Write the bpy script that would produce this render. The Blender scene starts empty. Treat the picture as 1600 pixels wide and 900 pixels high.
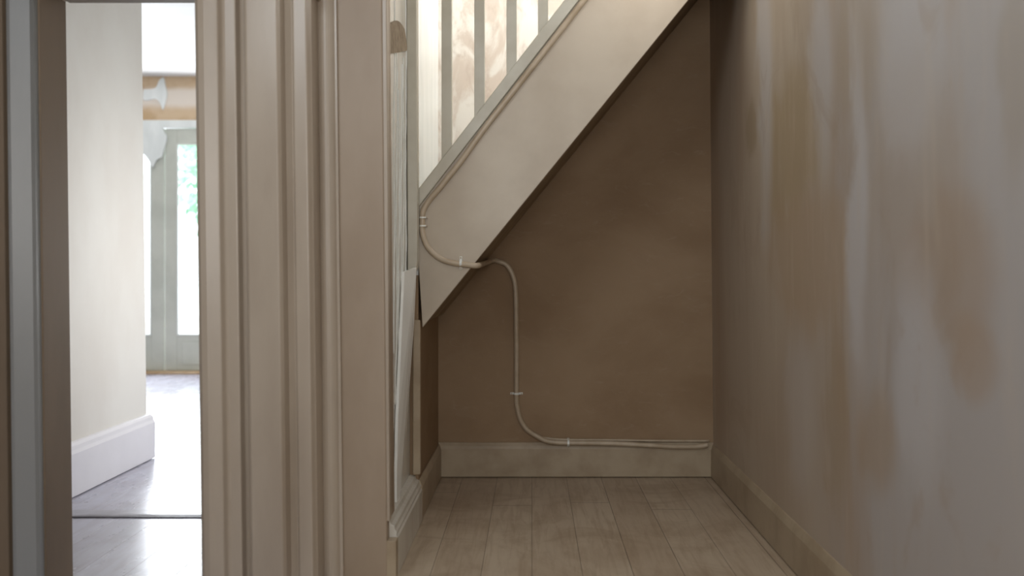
import bpy, bmesh, math, random
from mathutils import Vector
random.seed(7)
S = bpy.context.scene
COL = S.collection

# ---------------------------------------------------------------- camera
F = 1505.0                       # focal length in pixels of the 1600 px frame
cam = bpy.data.cameras.new('camera'); cam_o = bpy.data.objects.new('camera', cam)
COL.objects.link(cam_o); S.camera = cam_o
cam_o.location = (0, 0, 1.0); cam_o.rotation_euler = (math.pi/2, 0, 0)
cam.sensor_width = 36; cam.lens = F/1600*36
cam.shift_x = -31/1600; cam.shift_y = -25/1600
cam.clip_start = 0.02
cam.dof.use_dof = True; cam.dof.focus_distance = 4.0; cam.dof.aperture_fstop = 1.7

# ---------------------------------------------------------------- world, lights, exposure
W = bpy.data.worlds.new('world'); S.world = W; W.use_nodes = True
bg = W.node_tree.nodes['Background']
bg.inputs[0].default_value = (0.88, 0.95, 1.0, 1); bg.inputs[1].default_value = 4.0
S.view_settings.view_transform = 'Standard'; S.view_settings.look = 'None'
S.view_settings.gamma = 1; S.view_settings.use_curve_mapping = False
S.view_settings.exposure = 0.0

def area(name, loc, target, sx, sy, power, col):
    l = bpy.data.lights.new(name, 'AREA'); l.shape = 'RECTANGLE'; l.size = sx; l.size_y = sy
    l.energy = power; l.color = col
    o = bpy.data.objects.new(name, l); COL.objects.link(o); o.location = loc
    d = Vector(target) - Vector(loc)
    o.rotation_euler = d.to_track_quat('-Z', 'Y').to_euler()
    return o
area('daylight_front_window', (0.25, -1.42, 1.6), (0.1, 3.5, 1.1), 1.1, 1.3, 44, (0.98, 0.97, 0.95))
area('daylight_stair_window', (0.84, 4.28, 3.15), (-0.5, 4.15, 1.9), 0.7, 0.8, 66, (0.95, 0.98, 1.0))
area('side_fill', (-0.9, 1.5, 2.30), (0.88, 2.4, 1.1), 0.8, 0.8, 17.0, (0.84, 0.92, 1.0))  # added fill aimed at the right wall, no window built there
area('hall_fill', (0.45, 3.58, 2.46), (-0.49, 3.45, 1.0), 0.5, 0.5, 6.5, (1.0, 0.98, 0.95))  # unseen lamp added to brighten the left wall, no real rooflight
area('daylight_garden_doors', (-3.4, 9.44, 1.5), (-2.6, 4.5, 1.4), 2.6, 1.9, 142, (0.90, 0.94, 1.0))
area('passage_fill', (-0.85, 5.0, 1.1), (-2.06, 4.9, 0.6), 0.8, 1.0, 15, (0.97, 0.98, 1.0))  # added fill to lift the passage wall, without a source of its own

# ---------------------------------------------------------------- helpers
def P(px, py, d):
    return Vector(((px-831)/F*d, d, 1-(py-425)/F*d))
def X(px, d): return (px-831)/F*d
def Z(py, d): return 1-(py-425)/F*d

def link(name, bm, m, parent=None, label=None, kind=None, cat=None, group=None, smooth=False, bevel=0):
    bmesh.ops.recalc_face_normals(bm, faces=bm.faces)
    me = bpy.data.meshes.new(name); 
    if parent is not None:
        off = parent['_o'] if '_o' in parent else (0, 0, 0)
        bmesh.ops.translate(bm, vec=-Vector(off), verts=bm.verts)
    bm.to_mesh(me); bm.free()
    o = bpy.data.objects.new(name, me); COL.objects.link(o)
    if m: me.materials.append(m)
    if smooth:
        for p in me.polygons: p.use_smooth = True
    if bevel:
        b = o.modifiers.new('bevel', 'BEVEL'); b.width = bevel; b.segments = 3; b.limit_method = 'ANGLE'; b.angle_limit = math.radians(35)
        b.harden_normals = False
    if parent is not None: o.parent = parent
    if label: o['label'] = label
    if kind: o['kind'] = kind
    if cat: o['category'] = cat
    if group: o['group'] = group
    return o

def empty(name, loc, label, cat, group=None):
    o = bpy.data.objects.new(name, None); COL.objects.link(o); o.location = loc
    o['label'] = label; o['category'] = cat; o['_o'] = tuple(loc); o.empty_display_size = 0.1
    if group: o['group'] = group
    return o

def add_box(bm, x0, x1, y0, y1, z0, z1):
    v = [bm.verts.new((x, y, z)) for x in (x0, x1) for y in (y0, y1) for z in (z0, z1)]
    for f in ((0,1,3,2), (4,6,7,5), (0,4,5,1), (2,3,7,6), (0,2,6,4), (1,5,7,3)):
        bm.faces.new([v[i] for i in f])
    return v
def box(*a):
    bm = bmesh.new(); add_box(bm, *a); return bm
def add_prism(bm, pts, vec):
    """pts: list of 3d points of a planar polygon, extruded by vec"""
    a = [bm.verts.new(p) for p in pts]; b = [bm.verts.new(Vector(p)+Vector(vec)) for p in pts]
    bm.faces.new(a); bm.faces.new(b[::-1]); n = len(a)
    for i in range(n): bm.faces.new((a[i], b[i], b[(i+1) % n], a[(i+1) % n]))
def prism(pts, vec):
    bm = bmesh.new(); add_prism(bm, pts, vec); return bm
def lean(bm, k, z0=1.0):
    for v in bm.verts: v.co.x -= k*(v.co.z-z0)
    return bm
def catmull(pts, n=8):
    p = [Vector(q) for q in pts]; p = [p[0]*2-p[1]] + p + [p[-1]*2-p[-2]]; out = []
    for i in range(1, len(p)-2):
        for k in range(n):
            t = k/n
            out.append(0.5*((2*p[i]) + (p[i+1]-p[i-1])*t + (2*p[i-1]-5*p[i]+4*p[i+1]-p[i+2])*t*t + (3*p[i]-p[i-1]-3*p[i+1]+p[i+2])*t**3))
    out.append(p[-2]); return out
def add_tube(bm, path, r, seg=12, flat=None):
    rings = []; up = None
    for i, p in enumerate(path):
        a = path[max(i-1, 0)]; b = path[min(i+1, len(path)-1)]; t = (Vector(b)-Vector(a)).normalized()
        if up is None: up = t.orthogonal().normalized()
        up = (up - t*up.dot(t)).normalized(); s = t.cross(up)
        rr = r[i] if isinstance(r, (list, tuple)) else r
        rings.append([bm.verts.new(Vector(p)+up*math.cos(q)*rr+s*math.sin(q)*rr) for q in [2*math.pi*k/seg for k in range(seg)]])
    for a, b in zip(rings, rings[1:]):
        for k in range(seg): bm.faces.new((a[k], a[(k+1) % seg], b[(k+1) % seg], b[k]))
    bm.faces.new(rings[0]); bm.faces.new(rings[-1][::-1])
def tube(path, r, seg=12):
    bm = bmesh.new(); add_tube(bm, path, r, seg); return bm

# ---------------------------------------------------------------- materials
def srgb(r, g, b):
    f = lambda c: (c/255/12.92 if c/255 <= 0.04045 else ((c/255+0.055)/1.055)**2.4)
    return (f(r), f(g), f(b), 1)
class NT:
    def __init__(s, name):
        s.m = bpy.data.materials.new(name); s.m.use_nodes = True; s.t = s.m.node_tree
        s.b = s.t.nodes['Principled BSDF']; s.tc = s.t.nodes.new('ShaderNodeTexCoord')
    def n(s, t, **k):
        x = s.t.nodes.new(t)
        for a, v in k.items(): setattr(x, a, v)
        return x
    def l(s, a, b): s.t.links.new(a, b)
    def coords(s, scale=(1,1,1)):
        mp = s.n('ShaderNodeMapping'); mp.inputs['Scale'].default_value = scale
        s.l(s.tc.outputs['Object'], mp.inputs[0]); return mp.outputs[0]
    def noise(s, scale, detail=4, stretch=(1,1,1), rough=.55, dist=0):
        n = s.n('ShaderNodeTexNoise'); n.inputs['Scale'].default_value = scale; n.inputs['Detail'].default_value = detail
        n.inputs['Roughness'].default_value = rough; n.inputs['Distortion'].default_value = dist
        s.l(s.coords(stretch), n.inputs['Vector']); return n.outputs[0]
    def ramp(s, src, a, b):
        r = s.n('ShaderNodeMapRange'); r.inputs[1].default_value = a; r.inputs[2].default_value = b
        r.interpolation_type = 'SMOOTHSTEP'; s.l(src, r.inputs[0]); return r.outputs[0]
    def mix(s, fac, a, b):
        m = s.n('ShaderNodeMix', data_type='RGBA')
        if isinstance(fac, (int, float)): m.inputs[0].default_value = fac
        else: s.l(fac, m.inputs[0])
        for v, i in ((a, 6), (b, 7)):
            if isinstance(v, tuple): m.inputs[i].default_value = v
            else: s.l(v, m.inputs[i])
        return m.outputs[2]
    def math(s, op, a, b=None):
        m = s.n('ShaderNodeMath', operation=op)
        for v, i in ((a, 0), (b, 1)):
            if v is None: continue
            if isinstance(v, (int, float)): m.inputs[i].default_value = v
            else: s.l(v, m.inputs[i])
        return m.outputs[0]
    def bump(s, src, strength, dist=.002):
        b = s.n('ShaderNodeBump'); b.inputs['Strength'].default_value = strength; b.inputs['Distance'].default_value = dist
        s.l(src, b.inputs['Height']); s.l(b.outputs[0], s.b.inputs['Normal'])
    def fin(s, col, rough=.5, spec=.5):
        if isinstance(col, tuple): s.b.inputs['Base Color'].default_value = col
        else: s.l(col, s.b.inputs['Base Color'])
        if isinstance(rough, (int, float)): s.b.inputs['Roughness'].default_value = rough
        else: s.l(rough, s.b.inputs['Roughness'])
        s.b.inputs['Specular IOR Level'].default_value = spec
        return s.m

def paint(name, a, b, rough=.4, scale=5, stretch=(1,1,.35), bump=.25, spec=.5, lo=.35, hi=.7):
    t = NT(name); n = t.noise(scale, 5, stretch); m = t.ramp(n, lo, hi)
    t.bump(t.noise(35, 3, (1,1,.4)), bump)
    return t.fin(t.mix(m, a, b), rough, spec)

M_frame = paint('worn beige gloss paint', srgb(178,164,147), srgb(163,148,131), .33, 4, (1,1,.25))
M_frame_brown = paint('brown stained paint', srgb(164,146,126), srgb(152,133,112), .5, 3, (1,1,.4))
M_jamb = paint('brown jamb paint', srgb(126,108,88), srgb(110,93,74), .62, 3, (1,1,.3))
M_string = paint('old cream stair paint', srgb(196,184,166), srgb(180,166,147), .42, 2.5, (1,1,1), .15)
M_cap = paint('grey cream baluster paint', srgb(198,194,180), srgb(186,180,164), .38, 6, (1,1,1), .15)
M_skirt = paint('old skirting paint', srgb(172,156,132), srgb(154,136,112), .42, 6, (1,1,1), .3)
M_panel = paint('pale gloss panel paint', srgb(216,213,204), srgb(196,190,178), .22, 6, (1,1,.2), .6)
M_white = paint('white gloss paint', srgb(238,240,236), srgb(225,228,224), .22, 8, (1,1,.3), .3)
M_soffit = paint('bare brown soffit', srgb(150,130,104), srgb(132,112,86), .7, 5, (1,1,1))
M_passage = paint('pale limewash', srgb(226,223,216), srgb(218,213,205), .6, 2, (1,1,.6), .1)
M_pass_skirt = paint('white skirting gloss', srgb(232,230,234), srgb(226,224,228), .3, 3, (1,1,1), .1)
M_ceiling = paint('ceiling white', srgb(240,240,238), srgb(232,231,228), .8, 2, (1,1,1), .1)
M_doorpaint = paint('door grey white', srgb(205,206,194), srgb(192,194,182), .4, 3, (1,1,1), .1)
M_cable = paint('cream painted cable', srgb(190,174,152), srgb(172,154,130), .35, 12, (1,1,1), .2)
M_bare = paint('bare torn patch', srgb(150,134,112), srgb(120,102,80), .85, 30, (1,1,1), .8)
M_leftgrey = paint('grey reflection gloss', srgb(136,136,134), srgb(124,124,122), .35, 4, (1,1,.25))  # grey of the window's reflection put into the base colour
M_metal = paint('grey threshold metal', srgb(165,163,172), srgb(145,143,152), .3, 9, (1,1,1), .1)
M_wedge = paint('bright wedge white', srgb(247,248,245), srgb(240,242,238), .15, 8, (1,1,.3), .2)  # whiteness raised so the wedge on the left wall looks lit
M_lip = paint('dark lip', srgb(72,66,74), srgb(60,54,60), .5, 9)
M_bark = paint('bark', srgb(120,100,80), srgb(90,75,60), .9, 9)
M_patio = paint('pale patio stone', srgb(225,222,215), srgb(205,202,195), .8, 3, (1,1,1))

# under-stair plaster
t = NT('brown under-stair plaster')
a = t.ramp(t.noise(1.6, 6, (1,1,1.3), .6, .4), .35, .68)
b_ = t.ramp(t.noise(9, 6, (1,1,2.2), .65, 1.5), .55, .75)
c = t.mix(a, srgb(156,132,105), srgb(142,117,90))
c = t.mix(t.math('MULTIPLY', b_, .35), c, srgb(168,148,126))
t.bump(t.noise(14, 6, (1,1,1), .7), .5, .003)
M_under = t.fin(c, .7, .3)

# right wall: distressed plaster, brown stains over a beige base that turns greyer towards the camera, placed in y,z of the wall
t = NT('distressed wall plaster')
sep = t.n('ShaderNodeSeparateXYZ'); t.l(t.tc.outputs['Object'], sep.inputs[0])
def blob(cy, cz, ry, rz, soft=.5, wob=.75, ns=3.4):
    nz = t.math('SUBTRACT', t.noise(ns, 4, (1, 1, .55), .6, .6), .5)
    dy = t.math('DIVIDE', t.math('SUBTRACT', t.math('ADD', sep.outputs[1], t.math('MULTIPLY', nz, .25)), cy), ry)
    dz = t.math('DIVIDE', t.math('SUBTRACT', sep.outputs[2], cz), rz)
    r = t.math('SQRT', t.math('ADD', t.math('MULTIPLY', dy, dy), t.math('MULTIPLY', dz, dz)))
    r = t.math('ADD', r, t.math('MULTIPLY', nz, wob*2))
    return t.math('SUBTRACT', 1, t.ramp(r, 1-soft, 1+soft*.4))
XR = 0.885
def wy(px): return XR*F/(px-831)
def wp(px, py): d = wy(px); return d, Z(py, d)
base = t.mix(t.ramp(t.noise(1.7, 5, (1, .9, .35), .55, .5), .35, .65), srgb(180,165,146), srgb(168,150,130))
base = t.mix(t.math('MULTIPLY', t.ramp(t.math('ADD', t.math('SUBTRACT', 3.2, sep.outputs[1]), t.math('MULTIPLY', t.noise(2.2, 4, (1, 1, .3)), 1.2)), .6, 1.5), .8), base, srgb(176,172,170))
base = t.mix(t.math('MULTIPLY', t.ramp(t.noise(4, 6, (1, 1.2, .18), .6, .8), .5, .72), .5), base, srgb(168,144,118))
for (px, py, rpx, rz, col, s, k) in (
        (1238, 235, 62, .26, srgb(164,143,110), .35, .8),
        (1262, 400, 66, .27, srgb(170,147,120), .35, .75),
        (1308, 640, 22, .34, srgb(162,141,114), .4, .7),
        (1370, 680, 34, .16, srgb(166,143,116), .45, .7),
        (1180, 200, 8, .12, srgb(152,133,106), .4, .8),
        (1430, 280, 95, .30, srgb(168,151,132), .5, .7),
        (1490, 430, 70, .22, srgb(164,143,122), .45, .75),
        (1335, 90, 55, .2, srgb(168,151,130), .5, .7),
        (1520, 560, 45, .10, srgb(166,145,124), .4, .7),
        (1590, 120, 40, .2, srgb(158,145,128), .5, .6)):
    cy, cz = wp(px, py); ry = abs(wy(px-rpx)-wy(px+rpx))/2
    base = t.mix(t.math('MULTIPLY', blob(cy, cz, ry, rz, s), k*.8), base, col)
for (px, py, rpx, rz, k) in ((1200, 130, 14, .6, .6), (1345, 330, 16, .55, .7), (1290, 120, 20, .35, .55), (1250, 640, 25, .3, .3), (1430, 90, 60, .25, .45), (1440, 600, 40, .3, .5)):
    cy, cz = wp(px, py); ry = abs(wy(px-rpx)-wy(px+rpx))/2
    base = t.mix(t.math('MULTIPLY', blob(cy, cz, ry, rz, .6), k), base, srgb(194,190,188))
base = t.mix(t.math('MULTIPLY', t.ramp(t.noise(11, 6, (1, 1, .12), .65, .4), .52, .75), .35), base, srgb(196,182,164))
base = t.mix(t.math('MULTIPLY', t.ramp(t.noise(3.1, 6, (1, 1, .5), .7, 1.2), .55, .66), .35), base, srgb(160,140,118))
t.bump(t.noise(8, 6, (1,1,.6), .6), .35, .003)
M_right = t.fin(base, .46, .4)

# stairwell wall: pale with stripped pink-beige patches
t = NT('stairwell stripped wallpaper')
a = t.ramp(t.noise(5, 6, (1, 1, .45), .6, 1.2), .42, .58)
c = t.mix(a, srgb(228,222,214), srgb(206,192,180))
c = t.mix(t.math('MULTIPLY', t.ramp(t.noise(14, 5, (1,1,.5), .6, 1), .5, .7), .4), c, srgb(176,156,142))
M_stairwall = t.fin(c, .7, .3)

# exposed strip above garden doors: tan plaster with white filler
t = NT('tan plaster with filler')
sep2 = t.n('ShaderNodeSeparateXYZ'); t.l(t.tc.outputs['Object'], sep2.inputs[0])
band = t.ramp(t.math('ABSOLUTE', t.math('SUBTRACT', t.math('ADD', sep2.outputs[2], t.math('MULTIPLY', t.noise(3, 3), .10)), 2.77)), .05, .13)
c = t.mix(t.ramp(t.noise(5, 3), .4, .6), srgb(214,188,156), srgb(200,170,134))
c = t.mix(band, srgb(232,220,206), c)
M_tan = t.fin(c, .8, .2)

def boards(name, c1, c2, c3, width, rough, gloss_var=.1, seam=.006, seamcol=None):
    t = NT(name); sep = t.n('ShaderNodeSeparateXYZ'); t.l(t.tc.outputs['Object'], sep.inputs[0])
    u = t.math('DIVIDE', sep.outputs[0], width); fr = t.math('FRACT', t.math('ADD', u, 100)); idx = t.math('FLOOR', t.math('ADD', u, 100))
    edge = t.math('MINIMUM', fr, t.math('SUBTRACT', 1, fr))
    gap = t.math('SUBTRACT', 1, t.ramp(edge, seam*.4, seam*2.2))
    wn = t.n('ShaderNodeTexWhiteNoise', noise_dimensions='1D'); t.l(idx, wn.inputs['W'])
    # butt joints, a different place on each board
    v = t.math('DIVIDE', t.math('ADD', sep.outputs[1], t.math('MULTIPLY', wn.outputs['Value'], 4.5)), 4.5)
    fv = t.math('FRACT', v); ev = t.math('MINIMUM', fv, t.math('SUBTRACT', 1, fv)); gv = t.math('SUBTRACT', 1, t.ramp(ev, .0005, .0014))
    c = t.mix(wn.outputs['Value'], c1, c2)
    grain = t.noise(6, 6, (6, .5, 1), .6, .8)
    c = t.mix(t.math('MULTIPLY', t.ramp(grain, .4, .7), .5), c, c3)
    c = t.mix(t.math('MULTIPLY', t.ramp(t.noise(3.2, 5, (1,1,1), .6, 1), .42, .68), .5), c, c3)
    c = t.mix(t.math('MULTIPLY', t.ramp(t.noise(7, 6, (1.6,.8,1), .65, 1.5), .5, .72), .25), c, c1)
    g = t.math('MAXIMUM', gap, gv)
    g = t.math('MULTIPLY', g, t.math('ADD', .35, t.math('MULTIPLY', wn.outputs['Value'], .6)))
    c = t.mix(g, c, seamcol or srgb(60,48,38))
    h = t.math('SUBTRACT', t.math('MULTIPLY', t.noise(5, 4, (5,.4,1)), .4), g)
    t.bump(h, .5, .002)
    r = t.math('ADD', rough, t.math('MULTIPLY', t.noise(4, 4, (2,.7,1)), gloss_var))
    return t.fin(c, r, .5)
M_floor = boards('worn painted floorboards', srgb(190,174,152), srgb(176,158,136), srgb(150,128,104), .168, .38, .2)
M_floor2 = boards('pale painted floorboards', srgb(188,188,202), srgb(178,178,192), srgb(158,152,162), .168, .20, .16, .005, srgb(120,108,104))  # lavender tint puts the cool passage daylight into the board colour

def glass():
    m = bpy.data.materials.new('window glass'); m.use_nodes = True; n = m.node_tree.nodes; l = m.node_tree.links
    n.remove(n['Principled BSDF']); out = n['Material Output']
    tr = n.new('ShaderNodeBsdfTransparent'); tr.inputs[0].default_value = (.95,.98,.97,1)
    gl = n.new('ShaderNodeBsdfGlossy'); gl.inputs['Roughness'].default_value = .02
    fr = n.new('ShaderNodeFresnel'); fr.inputs[0].default_value = 1.45
    mx = n.new('ShaderNodeMixShader'); l.new(fr.outputs[0], mx.inputs[0]); l.new(tr.outputs[0], mx.inputs[1]); l.new(gl.outputs[0], mx.inputs[2])
    l.new(mx.outputs[0], out.inputs[0]); return m
M_glass = glass()
t = NT('leaf green')
M_leaf = t.fin(t.mix(t.noise(3), srgb(168,212,190), srgb(196,226,206)), .5)

# ================================================================ SETTING
DB, DS = 4.70, 3.85              # back wall, stair string
XL = -0.456
K = .0125                        # the old frames lean a little
def struct(name, bm, m, label=None, **k): return link(name, bm, m, kind='structure', label=label, **k)

struct('floor', box(-.60, 1.05, -1.6, 4.9, -.08, 0), M_floor, 'worn beige floorboards running under the stairs')
struct('floor_1', box(-7.0, -.60, -1.6, 9.62, -.08, 0), M_floor2, 'pale glossy painted floorboards of the passage')
struct('ceiling', box(-2.4, .885, -1.6, 3.78, 2.5, 2.6), M_ceiling)
struct('ceiling_1', box(-7.0, -.6, 3.1, 9.9, 2.93, 3.05), M_ceiling, 'white ceiling of the far room')
struct('ceiling_2', box(-.6, 1.05, 3.70, 4.9, 4.1, 4.2), M_ceiling)
# right wall, solid; the stair daylight is an area light hung inside it
bm = bmesh.new(); 
add_box(bm, XR, XR+.16, -1.6, 4.85, -.02, 4.2)
struct('wall_right', lean(bm, .008, .15), M_right, 'stained beige and grey plaster wall')
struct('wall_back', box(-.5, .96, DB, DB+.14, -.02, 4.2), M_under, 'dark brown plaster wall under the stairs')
# stairwell lining above the stairs
bz = lambda x: Z(512, DS) + (x - X(660, DS))*1.232
pts = [(-.456, DB-.012, bz(-.456)+.10), (.868, DB-.012, bz(.868)+.10), (.858, DB-.012, 4.1), (-.456, DB-.012, 4.1)]
struct('wall_stairwell', prism(pts, (0, .012, 0)), M_stairwall, 'pale stripped wall seen between the balusters')
struct('wall_front', box(-2.4, .93, -1.75, -1.6, -.02, 2.6), M_right)
struct('wall_side', box(-2.5, -2.38, -1.6, 2.92, -.02, 2.6), M_right)
struct('wall_fascia', box(-.6, .93, 3.70, 3.78, 2.6, 4.2), M_ceiling)
# left wall of the hall
bm = bmesh.new()
add_box(bm, -.60, -.490, 3.155, DS+.02, -.02, 4.1)
struct('wall_left', bm, M_panel, 'pale gloss panelled side wall lit from the stairs')
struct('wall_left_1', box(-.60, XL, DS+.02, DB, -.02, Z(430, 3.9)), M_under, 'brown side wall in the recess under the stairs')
bm = box(-.60, XL, DS+.02, DB, Z(430, 3.9), 4.1)
struct('wall_left_2', bm, M_white, 'bright white wall beside the stairs')

# skirtings
def skirt_profile(h, tk):   # (out, z)
    return [(0, 0), (tk, 0), (tk, h*.82), (tk*.75, h*.9), (tk*.62, h*.93), (tk*.35, h), (0, h)]
def skirt(name, p0, p1, nrm, h, tk, m, label=None, k=0):
    p0 = Vector(p0); p1 = Vector(p1); nrm = Vector(nrm)
    pts = [p0 + nrm*o + Vector((0, 0, z+.004)) for o, z in skirt_profile(h, tk)]
    bm = prism(pts, p1-p0)
    return struct(name, lean(bm, k, .15) if k else bm, m, label, bevel=.002)
skirt('baseboard_back', (-.456, DB, 0), (XR, DB, 0), (0, -1, 0), .166, .020, M_skirt, 'brown painted baseboard under the stairs with a dark gap at the floor')
skirt('baseboard_right', (XR+.002, -1.6, 0), (XR+.002, DB-.004, 0), (-1, 0, 0), .157, .017, M_skirt, 'baseboard along the stained right wall')
skirt('baseboard_left', (XL, DS+.02, 0), (XL, DB-.004, 0), (1, 0, 0), .16, .016, M_skirt)
# front part of the left baseboard has a projecting moulded ledge
pf = [(-.49, 0), (-.440, 0), (-.440, .125), (-.446, .130), (-.444, .142), (-.450, .150), (-.452, .163), (-.463, .168), (-.468, .182), (-.49, .186)]
bm = prism([(x, 3.17, z+.001) for x, z in pf], (0, .70, 0))
struct('baseboard_left_1', bm, M_panel, 'pale baseboard with stepped moulding catching the light', bevel=.0015)

# ---- pier and door surround between the passage doorway and the hall
bm = box(X(524, 3.12), X(601, 3.12), 3.12, 3.30, 0, 2.5)
struct('trim_1', lean(bm, .009), M_frame_brown, 'flat brown painted pier at the corner of the hall', bevel=.006)
bm = box(X(500, 3.1)-.004, X(603, 3.1), 3.10, 3.12, 0, .030)
struct('trim_11', box(-.4985, -.440, 3.122, 3.17, 0, .128), M_skirt, bevel=.002)
bm2 = box(-.4985, -.4655, 3.125, 3.165, .19, 2.5)
struct('trim_2', lean(bm2, .006), M_frame, 'narrow pale stile at the edge of the panelled wall', bevel=.004)

# architrave profile in plan: px at depth y
prof = [(308, 3.10), (308, 2.93), (311, 2.912), (317, 2.902), (326, 2.900), (334, 2.905), (346, 2.912), (350, 2.930),
        (354, 2.934), (370, 2.936), (373, 2.965), (379, 2.972), (383, 2.935), (388, 2.925), (436, 2.922), (440, 2.935), (443, 2.970),
        (452, 2.990), (455, 2.978), (476, 2.978), (480, 2.994), (482, 3.000)]
pp = [(X(px, 2.92 if i else 2.92), y) for i, (px, y) in enumerate(prof)]
poly = [(x, y, -.0) for x, y in pp] + [(X(482, 2.92), 3.10, 0)]
bm = prism(poly, (0, 0, 2.5))
struct('trim_3', lean(bm, K), M_frame, 'moulded beige architrave on the right of the narrow doorway', bevel=.004)
# rounded bead between architrave and pier
c0 = X(511, 3.10); r0 = .036
poly = [(c0 + r0*math.cos(a)*1.0, 3.125 - .040*math.sin(a), .0) for a in [math.pi*k/16 for k in range(17)]]
bm = prism(poly, (0, 0, 2.5))
struct('trim_4', lean(bm, .0105), M_frame, 'rounded vertical bead beside the brown pier', bevel=0, smooth=False)
# back board closing behind groove
bm = box(X(478, 2.95), X(530, 3.1), 3.105, 3.28, 0, 2.5)
struct('trim_5', lean(bm, K), M_frame)

# wall above the doorway (with the lining's head), wall to its left, left lining and architrave
xl = X(64, 2.92)
struct('wall_over_doorway', box(-2.4, X(482, 2.92), 2.98, 3.09, 1.868, 2.95), M_frame)
bm = box(xl+.0, X(312, 2.92), 2.935, 3.10, 1.845+.02, 1.90)
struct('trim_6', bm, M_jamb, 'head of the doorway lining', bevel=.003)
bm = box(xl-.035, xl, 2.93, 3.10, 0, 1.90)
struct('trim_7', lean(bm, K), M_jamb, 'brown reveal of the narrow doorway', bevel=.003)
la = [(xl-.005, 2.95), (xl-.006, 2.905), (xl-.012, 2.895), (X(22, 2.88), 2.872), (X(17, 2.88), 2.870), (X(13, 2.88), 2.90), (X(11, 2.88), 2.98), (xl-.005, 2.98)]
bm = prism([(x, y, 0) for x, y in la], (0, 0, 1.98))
struct('trim_8', lean(bm, K), M_leftgrey, 'blurred architrave at the left edge, window reflection painted in grey', bevel=.003)
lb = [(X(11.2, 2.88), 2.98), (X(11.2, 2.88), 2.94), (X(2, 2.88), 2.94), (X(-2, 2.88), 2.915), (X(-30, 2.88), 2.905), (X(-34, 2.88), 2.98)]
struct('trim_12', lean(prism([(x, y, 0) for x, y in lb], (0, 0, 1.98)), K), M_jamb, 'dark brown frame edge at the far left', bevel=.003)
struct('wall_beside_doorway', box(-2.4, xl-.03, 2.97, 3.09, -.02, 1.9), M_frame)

# ---- passage
bm = box(-2.22, -2.055, 3.09, 5.15, -.02, 2.93)
struct('wall_passage', lean(bm, .012, 0), M_passage, 'off-white passage wall ending in a corner', bevel=.008)
prf = [(0, 0), (.030, 0), (.030, .19), (.024, .205), (.021, .222), (.012, .236), (0, .238)]
# wraps round the end of the wall
def wrap(out, z): return [(-2.055+out, 3.09, z), (-2.055+out, 5.15+out, z), (-2.22, 5.15+out, z)]
bm = bmesh.new(); rows = [[bm.verts.new(p) for p in wrap(o, z+.004)] for o, z in prf]
for a, b in zip(rows, rows[1:]):
    for i in range(2): bm.faces.new((a[i], a[i+1], b[i+1], b[i]))
inner = [bm.verts.new(p) for p in ((-2.08, 3.09, .004), (-2.08, 5.13, .004), (-2.22, 5.13, .004))]
inner2 = [bm.verts.new(p) for p in ((-2.08, 3.09, .242), (-2.08, 5.13, .242), (-2.22, 5.13, .242))]
for i in range(2):
    bm.faces.new((rows[0][i], inner[i], inner[i+1], rows[0][i+1])); bm.faces.new((rows[-1][i], rows[-1][i+1], inner2[i+1], inner2[i]))
    bm.faces.new((inner[i], inner2[i], inner2[i+1], inner[i+1]))
bm.faces.new([r[0] for r in rows]+[inner2[0], inner[0]]); bm.faces.new([r[2] for r in rows]+[inner2[2], inner[2]])
struct('baseboard_passage', bm, M_pass_skirt, 'tall white baseboard of the passage', bevel=.003)
struct('wall_passage_right', box(-.72, -.60, 3.28, 9.6, -.02, 2.93), M_passage)
struct('wall_room_left', box(-7.1, -7.0, 3.0, 9.62, -.02, 2.93), M_passage)
struct('wall_room_near', box(-7.0, -2.22, 4.95, 5.10, -.02, 2.93), M_passage)

# ---- far wall with glazed garden doors
DF = 9.5
bm = bmesh.new()
x0, x1 = -4.62, -1.50; zt = Z(188, DF)
add_box(bm, -7.0, x0, DF, DF+.2, -.02, 2.95); add_box(bm, x1, -.6, DF, DF+.2, -.02, 2.95)
add_box(bm, x0, x1, DF, DF+.2, zt+.001, 2.95)
struct('wall_far', bm, M_tan, 'tan patched plaster band above the garden doors')
bm = bmesh.new()
add_box(bm, x0, x1, DF-.02, DF+.06, Z(200, DF), zt); add_box(bm, x0, x0+.06, DF-.02, DF+.06, 0, zt); add_box(bm, x1-.06, x1, DF-.02, DF+.06, 0, zt)
struct('trim_9', bm, M_white, 'white head of the garden door frame', bevel=.004)
struct('trim_10', box(x0, x1, DF-.10, DF+.06, 0, .025), M_tan, 'worn wooden sill at the foot of the garden doors', bevel=.004)
zd0, zd1 = .028, Z(201, DF); zp0, zp1 = Z(524, DF), Z(225, DF)
def leaf(n, xa, xb, stile, label):
    bm = bmesh.new(); y0, y1 = DF, DF+.045
    add_box(bm, xa, xa+stile, y0, y1, zd0, zd1); add_box(bm, xb-stile, xb, y0, y1, zd0, zd1)
    add_box(bm, xa+stile, xb-stile, y0, y1, zd0, zp0); add_box(bm, xa+stile, xb-stile, y0, y1, zp1, zd1)
    o = struct('door_%d' % n, bm, M_doorpaint, label, bevel=.004)
    bm = bmesh.new(); e = .012
    for a in ((xa+stile, xa+stile+e, zp0, zp1), (xb-stile-e, xb-stile, zp0, zp1), (xa+stile+e, xb-stile-e, zp0, zp0+e), (xa+stile+e, xb-stile-e, zp1-e, zp1)):
        add_box(bm, a[0], a[1], y0-.006, y0+.01, a[2], a[3])
    link('glazing_bead', bm, M_white, o)
    link('glass_pane', box(xa+stile, xb-stile, y0+.02, y0+.026, zp0, zp1), M_glass, o)
    bm = box(xa+stile+.05, xb-stile-.05, y0-.008, y0+.004, zd0+.06, zp0-.06)
    link('kick_panel', bm, M_doorpaint, o, bevel=.006)
    return o
xm = X(257, DF)
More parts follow.
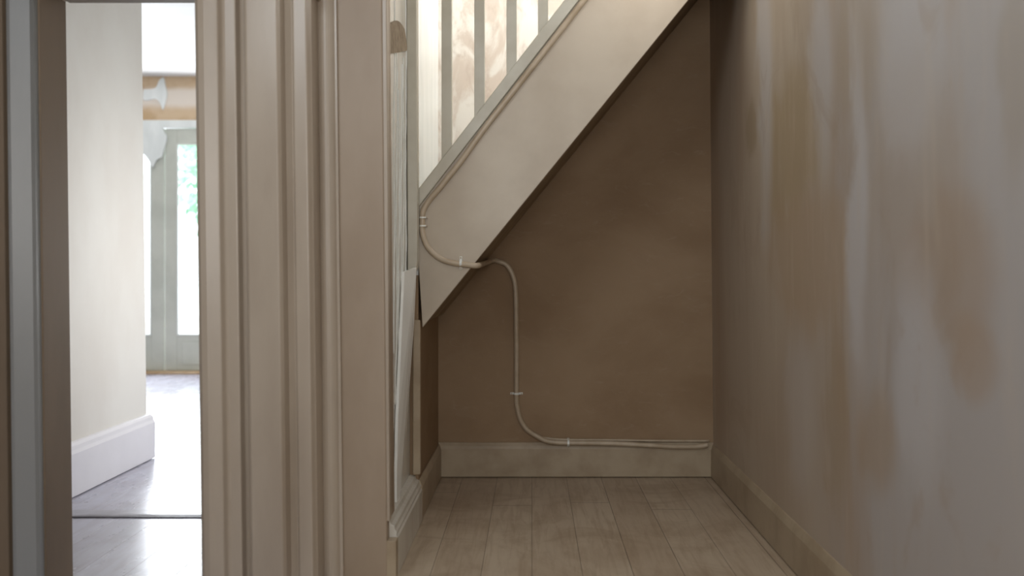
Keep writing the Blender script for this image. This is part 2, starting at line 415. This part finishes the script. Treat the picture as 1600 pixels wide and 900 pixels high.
d1 = leaf(1, xm-.80, xm-.006, .125, 'left leaf of the glazed garden doors')
d2 = leaf(2, xm+.006, xm+.80, .118, 'right leaf of the glazed garden doors, green garden behind its pane')
leaf(3, xm+.812, xm+1.56, .118, None)
# patches of white filler across the top of the frame
def ragged(cx, cz, pts): return [(cx+a, cz+b) for a, b in pts]
def splat(outline, y, th, m, parent=None, name='filler_patch', label=None):
    pts = catmull([(a, y, b) for a, b in outline + [outline[0]]], 3)[:-1]
    return link(name, prism(pts, (0, th, 0)), m, parent, label)
q = lambda l: [(X(a, DF), Z(b, DF)) for a, b in l]
splat(q([(214,192),(252,194),(256,204),(262,214),(260,226),(257,236),(254,246),(246,250),(240,262),(233,250),(226,242),(214,232)]), DF-.026, .016, M_white, d1, label='ragged white patch over the top corner of the door')
w = bpy.data.objects['wall_far']
splat(q([(225,140),(243,138),(249,126),(256,121),(259,133),(262,147),(259,160),(255,172),(250,160),(243,155),(225,157)]), DF-.012, .011, M_white, w, label='white filler splash on the tan plaster')

# ---- garden
struct('ground', box(-9, 2, 9.7, 22, -.10, -.04), M_patio)
tr = empty('tree', (-3.75, 13.2, -.04), 'leafy green garden tree seen through the glazed doors', 'tree')
link('trunk', tube(catmull([(-3.75,13.2,-.04),(-3.72,13.2,.5),(-3.8,13.2,1.1),(-3.75,13.25,1.8)], 4), [.11-.004*i for i in range(13)], 10), M_bark, tr, smooth=True)
bm = bmesh.new()
for i in range(5200):
    r = random.random()**.4; a = random.uniform(0, 6.283); b2 = random.uniform(-1, 1); s = math.sqrt(1-b2*b2)
    c = Vector((-3.7+1.15*r*s*math.cos(a), 13.2+1.0*r*s*math.sin(a), 2.35+1.25*r*b2))
    n = Vector((random.gauss(0,1), random.gauss(0,1), random.gauss(0,1))).normalized(); u = n.orthogonal().normalized(); v = n.cross(u)
    L = random.uniform(.05, .09)
    bm.faces.new([bm.verts.new(c+u*L), bm.verts.new(c+v*L*.45), bm.verts.new(c-u*L), bm.verts.new(c-v*L*.45)])
link('foliage', bm, M_leaf, tr)

# ================================================================ STAIRCASE
st = empty('staircase', (X(655, DS), DS, 0), 'cream painted staircase rising to the right with closed string and square balusters', 'staircase')
dS = DS
def line_y(px, a): return {'top': 295-(px-655)*1.294, 'groove': 323-(px-655)*1.290, 'bot': 512-(px-660)*1.232}[a]
xe = XR-.012; pe = 831+xe/dS*F
A = [P(655, 300, dS), P(653, 400, dS), P(660, 512, dS), P(pe, line_y(pe, 'bot'), dS), P(pe, line_y(pe, 'top')+6, dS)]
link('string', prism(A, (0, .036, 0)), M_string, st, 'broad cream diagonal string board', bevel=.003)
B = [P(655, 295, dS), P(655, 323, dS), P(pe, line_y(pe, 'groove'), dS), P(pe, line_y(pe, 'top'), dS)]
B = [Vector((p.x, dS-.018, p.z)) for p in B]
link('string_cap', prism(B, (0, .062, 0)), M_cap, st, 'paler capping along the top of the string', bevel=.004)
# soffit from string to the back wall
zs = lambda x: 1-(line_y(831+x/dS*F, 'bot')-425)/F*dS
xa, xb = X(662, dS), xe
D_ = [(xa, dS+.036, zs(xa)+.012), (xb, dS+.036, zs(xb)+.012), (xb, dS+.036, zs(xb)+.05), (xa, dS+.036, zs(xa)+.05)]
link('soffit', prism(D_, (0, DB-.004-dS-.036, 0)), M_soffit, st, 'brown sloping underside')
# treads and risers
rise = .205; run = rise/1.245
for i in range(8):
    z = zs(xa)+.31+rise*i; x = xa+.006+run*i
    if x+run > xe: break
    link('tread', box(x-.02, min(x+run+.012, xe), dS+.037, DB-.014, z+.0, z+.028), M_string, st, bevel=.006)
    link('riser', box(x, x+.014, dS+.037, DB-.014, z-rise+.029, z-.001), M_cap, st)
# balusters
half = .0205
for pxc in (698.5, 749.5, 799.5, 848.5, 898.0, 947.0, 996.0):
    xc = X(pxc, dS+.02)
    zb = 1-(line_y(pxc, 'top')-425)/F*dS - .034
    link('baluster', box(xc-half, xc+half, dS-.002, dS+.038, zb, zb+.92), M_cap, st, bevel=.002)
hx0, hx1 = X(652, dS), X(1010, dS); hz = lambda x: 1-(line_y(831+x/dS*F, 'top')-425)/F*dS+.84
link('handrail', prism([(hx0, dS-.012, hz(hx0)), (hx1, dS-.012, hz(hx1)), (hx1, dS-.012, hz(hx1)+.07), (hx0, dS-.012, hz(hx0)+.07)], (0, .065, 0)), M_cap, st, bevel=.012)
# newel against the wall and its pointed drop
nx0, nx1 = X(637, 3.77), X(652.5, 3.77)
zb = Z(434, 3.77)
bm = bmesh.new()
add_prism(bm, [(nx0, 3.765, zb), (nx1-.004, 3.765, zb+.035), (nx1, 3.765, zb+.075), (nx1+.001, 3.765, 2.85), (nx0, 3.765, 2.85)], (0, .065, 0))
link('newel_post', lean(bm, .004), M_cap, st, 'square grey newel at the foot of the balusters', bevel=.004)
# upright closing board under the string
bm = bmesh.new(); a0, a1 = X(644.5, 3.84), X(656.5, 3.84)
add_box(bm, a0, a1, 3.845, 3.868, .19, Z(500, 3.84))
link('closing_board', bm, M_skirt, st, 'narrow upright board below the string', bevel=.005)

# ================================================================ gloss panel details on the left wall
wl = bpy.data.objects['wall_left']
xw = -.490
def on_wall(px, py, proud=.0):      # point of the left wall plane (x = const) as a depth and a height
    d = (xw+proud)*F/(px-831); return Vector((xw+proud, d, Z(py, d)))
# added board: the bright wedge on the wall put into shape and colour
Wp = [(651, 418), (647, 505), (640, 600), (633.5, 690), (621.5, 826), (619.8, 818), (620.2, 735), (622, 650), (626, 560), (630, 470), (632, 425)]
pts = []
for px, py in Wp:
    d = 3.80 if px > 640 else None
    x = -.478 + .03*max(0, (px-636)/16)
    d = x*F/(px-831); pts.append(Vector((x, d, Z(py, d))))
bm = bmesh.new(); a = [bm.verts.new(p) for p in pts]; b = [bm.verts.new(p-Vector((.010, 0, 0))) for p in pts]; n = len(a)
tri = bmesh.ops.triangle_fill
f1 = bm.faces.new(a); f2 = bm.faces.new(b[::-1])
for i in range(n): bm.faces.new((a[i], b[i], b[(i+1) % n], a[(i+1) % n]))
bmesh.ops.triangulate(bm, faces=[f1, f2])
link('bright_wedge', bm, M_wedge, wl, 'added white tapering board standing in for the bright wedge on the side wall')
# wavy reflections in the gloss paint, modelled as raised white streaks
for (p0, r, wob, y0, y1) in ((616, .0022, .6, -20, 560), (620, .0020, .8, 60, 640), (623.5, .0022, .7, 140, 600), (627, .0024, .8, 100, 520), (630.5, .0022, .7, 90, 560), (634, .0024, .5, -20, 470)):
    path = []
    k = 0
    for py in range(int(y0), int(y1), 26):
        px = p0 + wob*math.sin(py*.021+p0) + random.uniform(-.4, .4) + (1.2 if py > 350 else 0)*(py-350)/250*(-1)
        path.append(on_wall(px, py, .001))
    rr = [r*(.8+random.random()*.7) for _ in path]; rr[-1] = r*2.2
    path = catmull(path, 3); R_ = []
    for i in range(len(path)): R_.append(rr[min(i//3, len(rr)-1)])
    link('reflection_streak', tube(path, R_, 8), M_white, wl, smooth=True)
# torn bare patch high on the panel
T = [(606, 46), (610, 37), (615, 34), (620, 32), (626, 36), (632, 46), (635, 62), (636, 78), (630, 80), (622, 82), (616, 83), (611, 83), (607, 76)]
pts = catmull([on_wall(a, b, .005) for a, b in T+[T[0]]], 3)[:-1]
bm = bmesh.new(); a = [bm.verts.new(p) for p in pts]; b = [bm.verts.new(p-Vector((.004, 0, 0))) for p in pts]; n = len(a)
f1 = bm.faces.new(a); f2 = bm.faces.new(b[::-1])
for i in range(n): bm.faces.new((a[i], b[i], b[(i+1) % n], a[(i+1) % n]))
bmesh.ops.triangulate(bm, faces=[f1, f2])
link('torn_patch', bm, M_bare, wl, 'bare brown torn patch on the pale paint')

# ================================================================ CABLE
y1 = dS-.0135
c1 = [P(px, py, y1) for px, py in ((721, 251), (702, 275), (686, 295), (670, 314), (661, 330), (660, 346), (660, 362), (665, 380), (676, 395), (692, 406), (710, 411), (728, 413.5), (742, 415))]
# up under the cap
up_ = [P(px, line_y(px, 'groove')+9.5, dS-.0135) for px in (1000, 950, 900, 850, 800, 755)]
sof = [Vector((-.214+.011*(y-3.85)/.85, y, 1.026+.026*(y-3.85)/.85)) for y in (3.866, 3.90, 3.98, 4.1, 4.25, 4.4, 4.52, 4.60, 4.645)]
y2 = DB-.0145
c2 = [P(px, py, y2) for px, py in ((772, 407), (780, 409), (790, 413), (799, 425), (804, 442), (806, 465), (806.5, 500), (807, 560), (807, 615), (808, 635), (813, 655), (823, 671))]
y3 = DB-.031
c3 = [P(px, py, y3) for px, py in ((838, 681), (854, 689), (872, 691.5), (890, 692), (940, 692.5), (1000, 695), (1050, 698), (1090, 698), (1106, 695))]
path = catmull(up_+c1+sof+c2+c3, 7)
cb = empty('cable', tuple(P(807, 745, y2)), 'cream painted cable looping across the stair string and down the brown wall to the baseboard', 'cable')
link('sheath', tube(path, .0116, 14), M_cable, cb, smooth=True)
path2 = catmull([P(px, py, DB-.011) for px, py in ((846, 684), (880, 687), (940, 687.5), (1000, 688.5), (1060, 689), (1108, 689))], 6)
link('second_sheath', tube(path2, .0055, 10), M_cable, cb, smooth=True)
def clip(px, py, y, ang, r=.0142, wid=.010, tab=.014):
    """saddle: half ring over the cable with a tab and a nail each side; ang = direction of the cable"""
    c = P(px, py, y); t_ = Vector((math.cos(ang), 0, math.sin(ang))); s = Vector((-math.sin(ang), 0, math.cos(ang))); f = Vector((0, -1, 0))
    prof = [(-r-tab, -.011), (-r-tab, -.004), (-r, -.003)] + [(r*math.cos(math.pi-a), r*math.sin(a)) for a in [math.pi*k/10 for k in range(1, 10)]] + [(r, -.003), (r+tab, -.004), (r+tab, -.011)]
    bm = bmesh.new(); add_prism(bm, [c - t_*wid/2 + s*a + f*b for a, b in prof], t_*wid)
    o = link('clip', bm, M_white, cb, bevel=.001)
    for sg in (-1, 1):
        q0 = c + s*sg*(r+tab*.55) - f*.006
        add = tube([q0, q0+f*.006, q0+f*.007], [.0035, .0035, .0022], 8)
        nb = link('nail_head', add, M_cable, None); nb.parent = o
        for v in nb.data.vertices: v.co -= Vector(cb['_o'])
clip(660.5, 340, y1, math.pi/2, tab=.004, wid=.006); clip(660.5, 353, y1, math.pi/2, tab=.004, wid=.006)
clip(720, 411, y1, 0.0, tab=.012); clip(807, 615, y2, math.pi/2, tab=.016); clip(888, 692, y3, 0, tab=.008)

# ================================================================ THRESHOLD
t0, t1 = F/(808-425), F/(798-425)
pf = [(t0, 0), (t0+.004, .004), (t0+.02, .006), (t1-.02, .006), (t1-.004, .004), (t1, 0)]
bm = prism([(-2.02, y, z+.001) for y, z in pf], (1.29, 0, 0))
ts = link('threshold_strip', bm, M_metal, label='dark grey threshold strip across the pale passage floorboards', cat='threshold strip', bevel=.001)
link('edge_lip', box(-2.02, -.73, t0-.016, t0-.0005, .001, .004), M_lip, ts, 'dark front lip of the strip')

for o in list(bpy.data.objects):
    if '_o' in o: del o['_o']
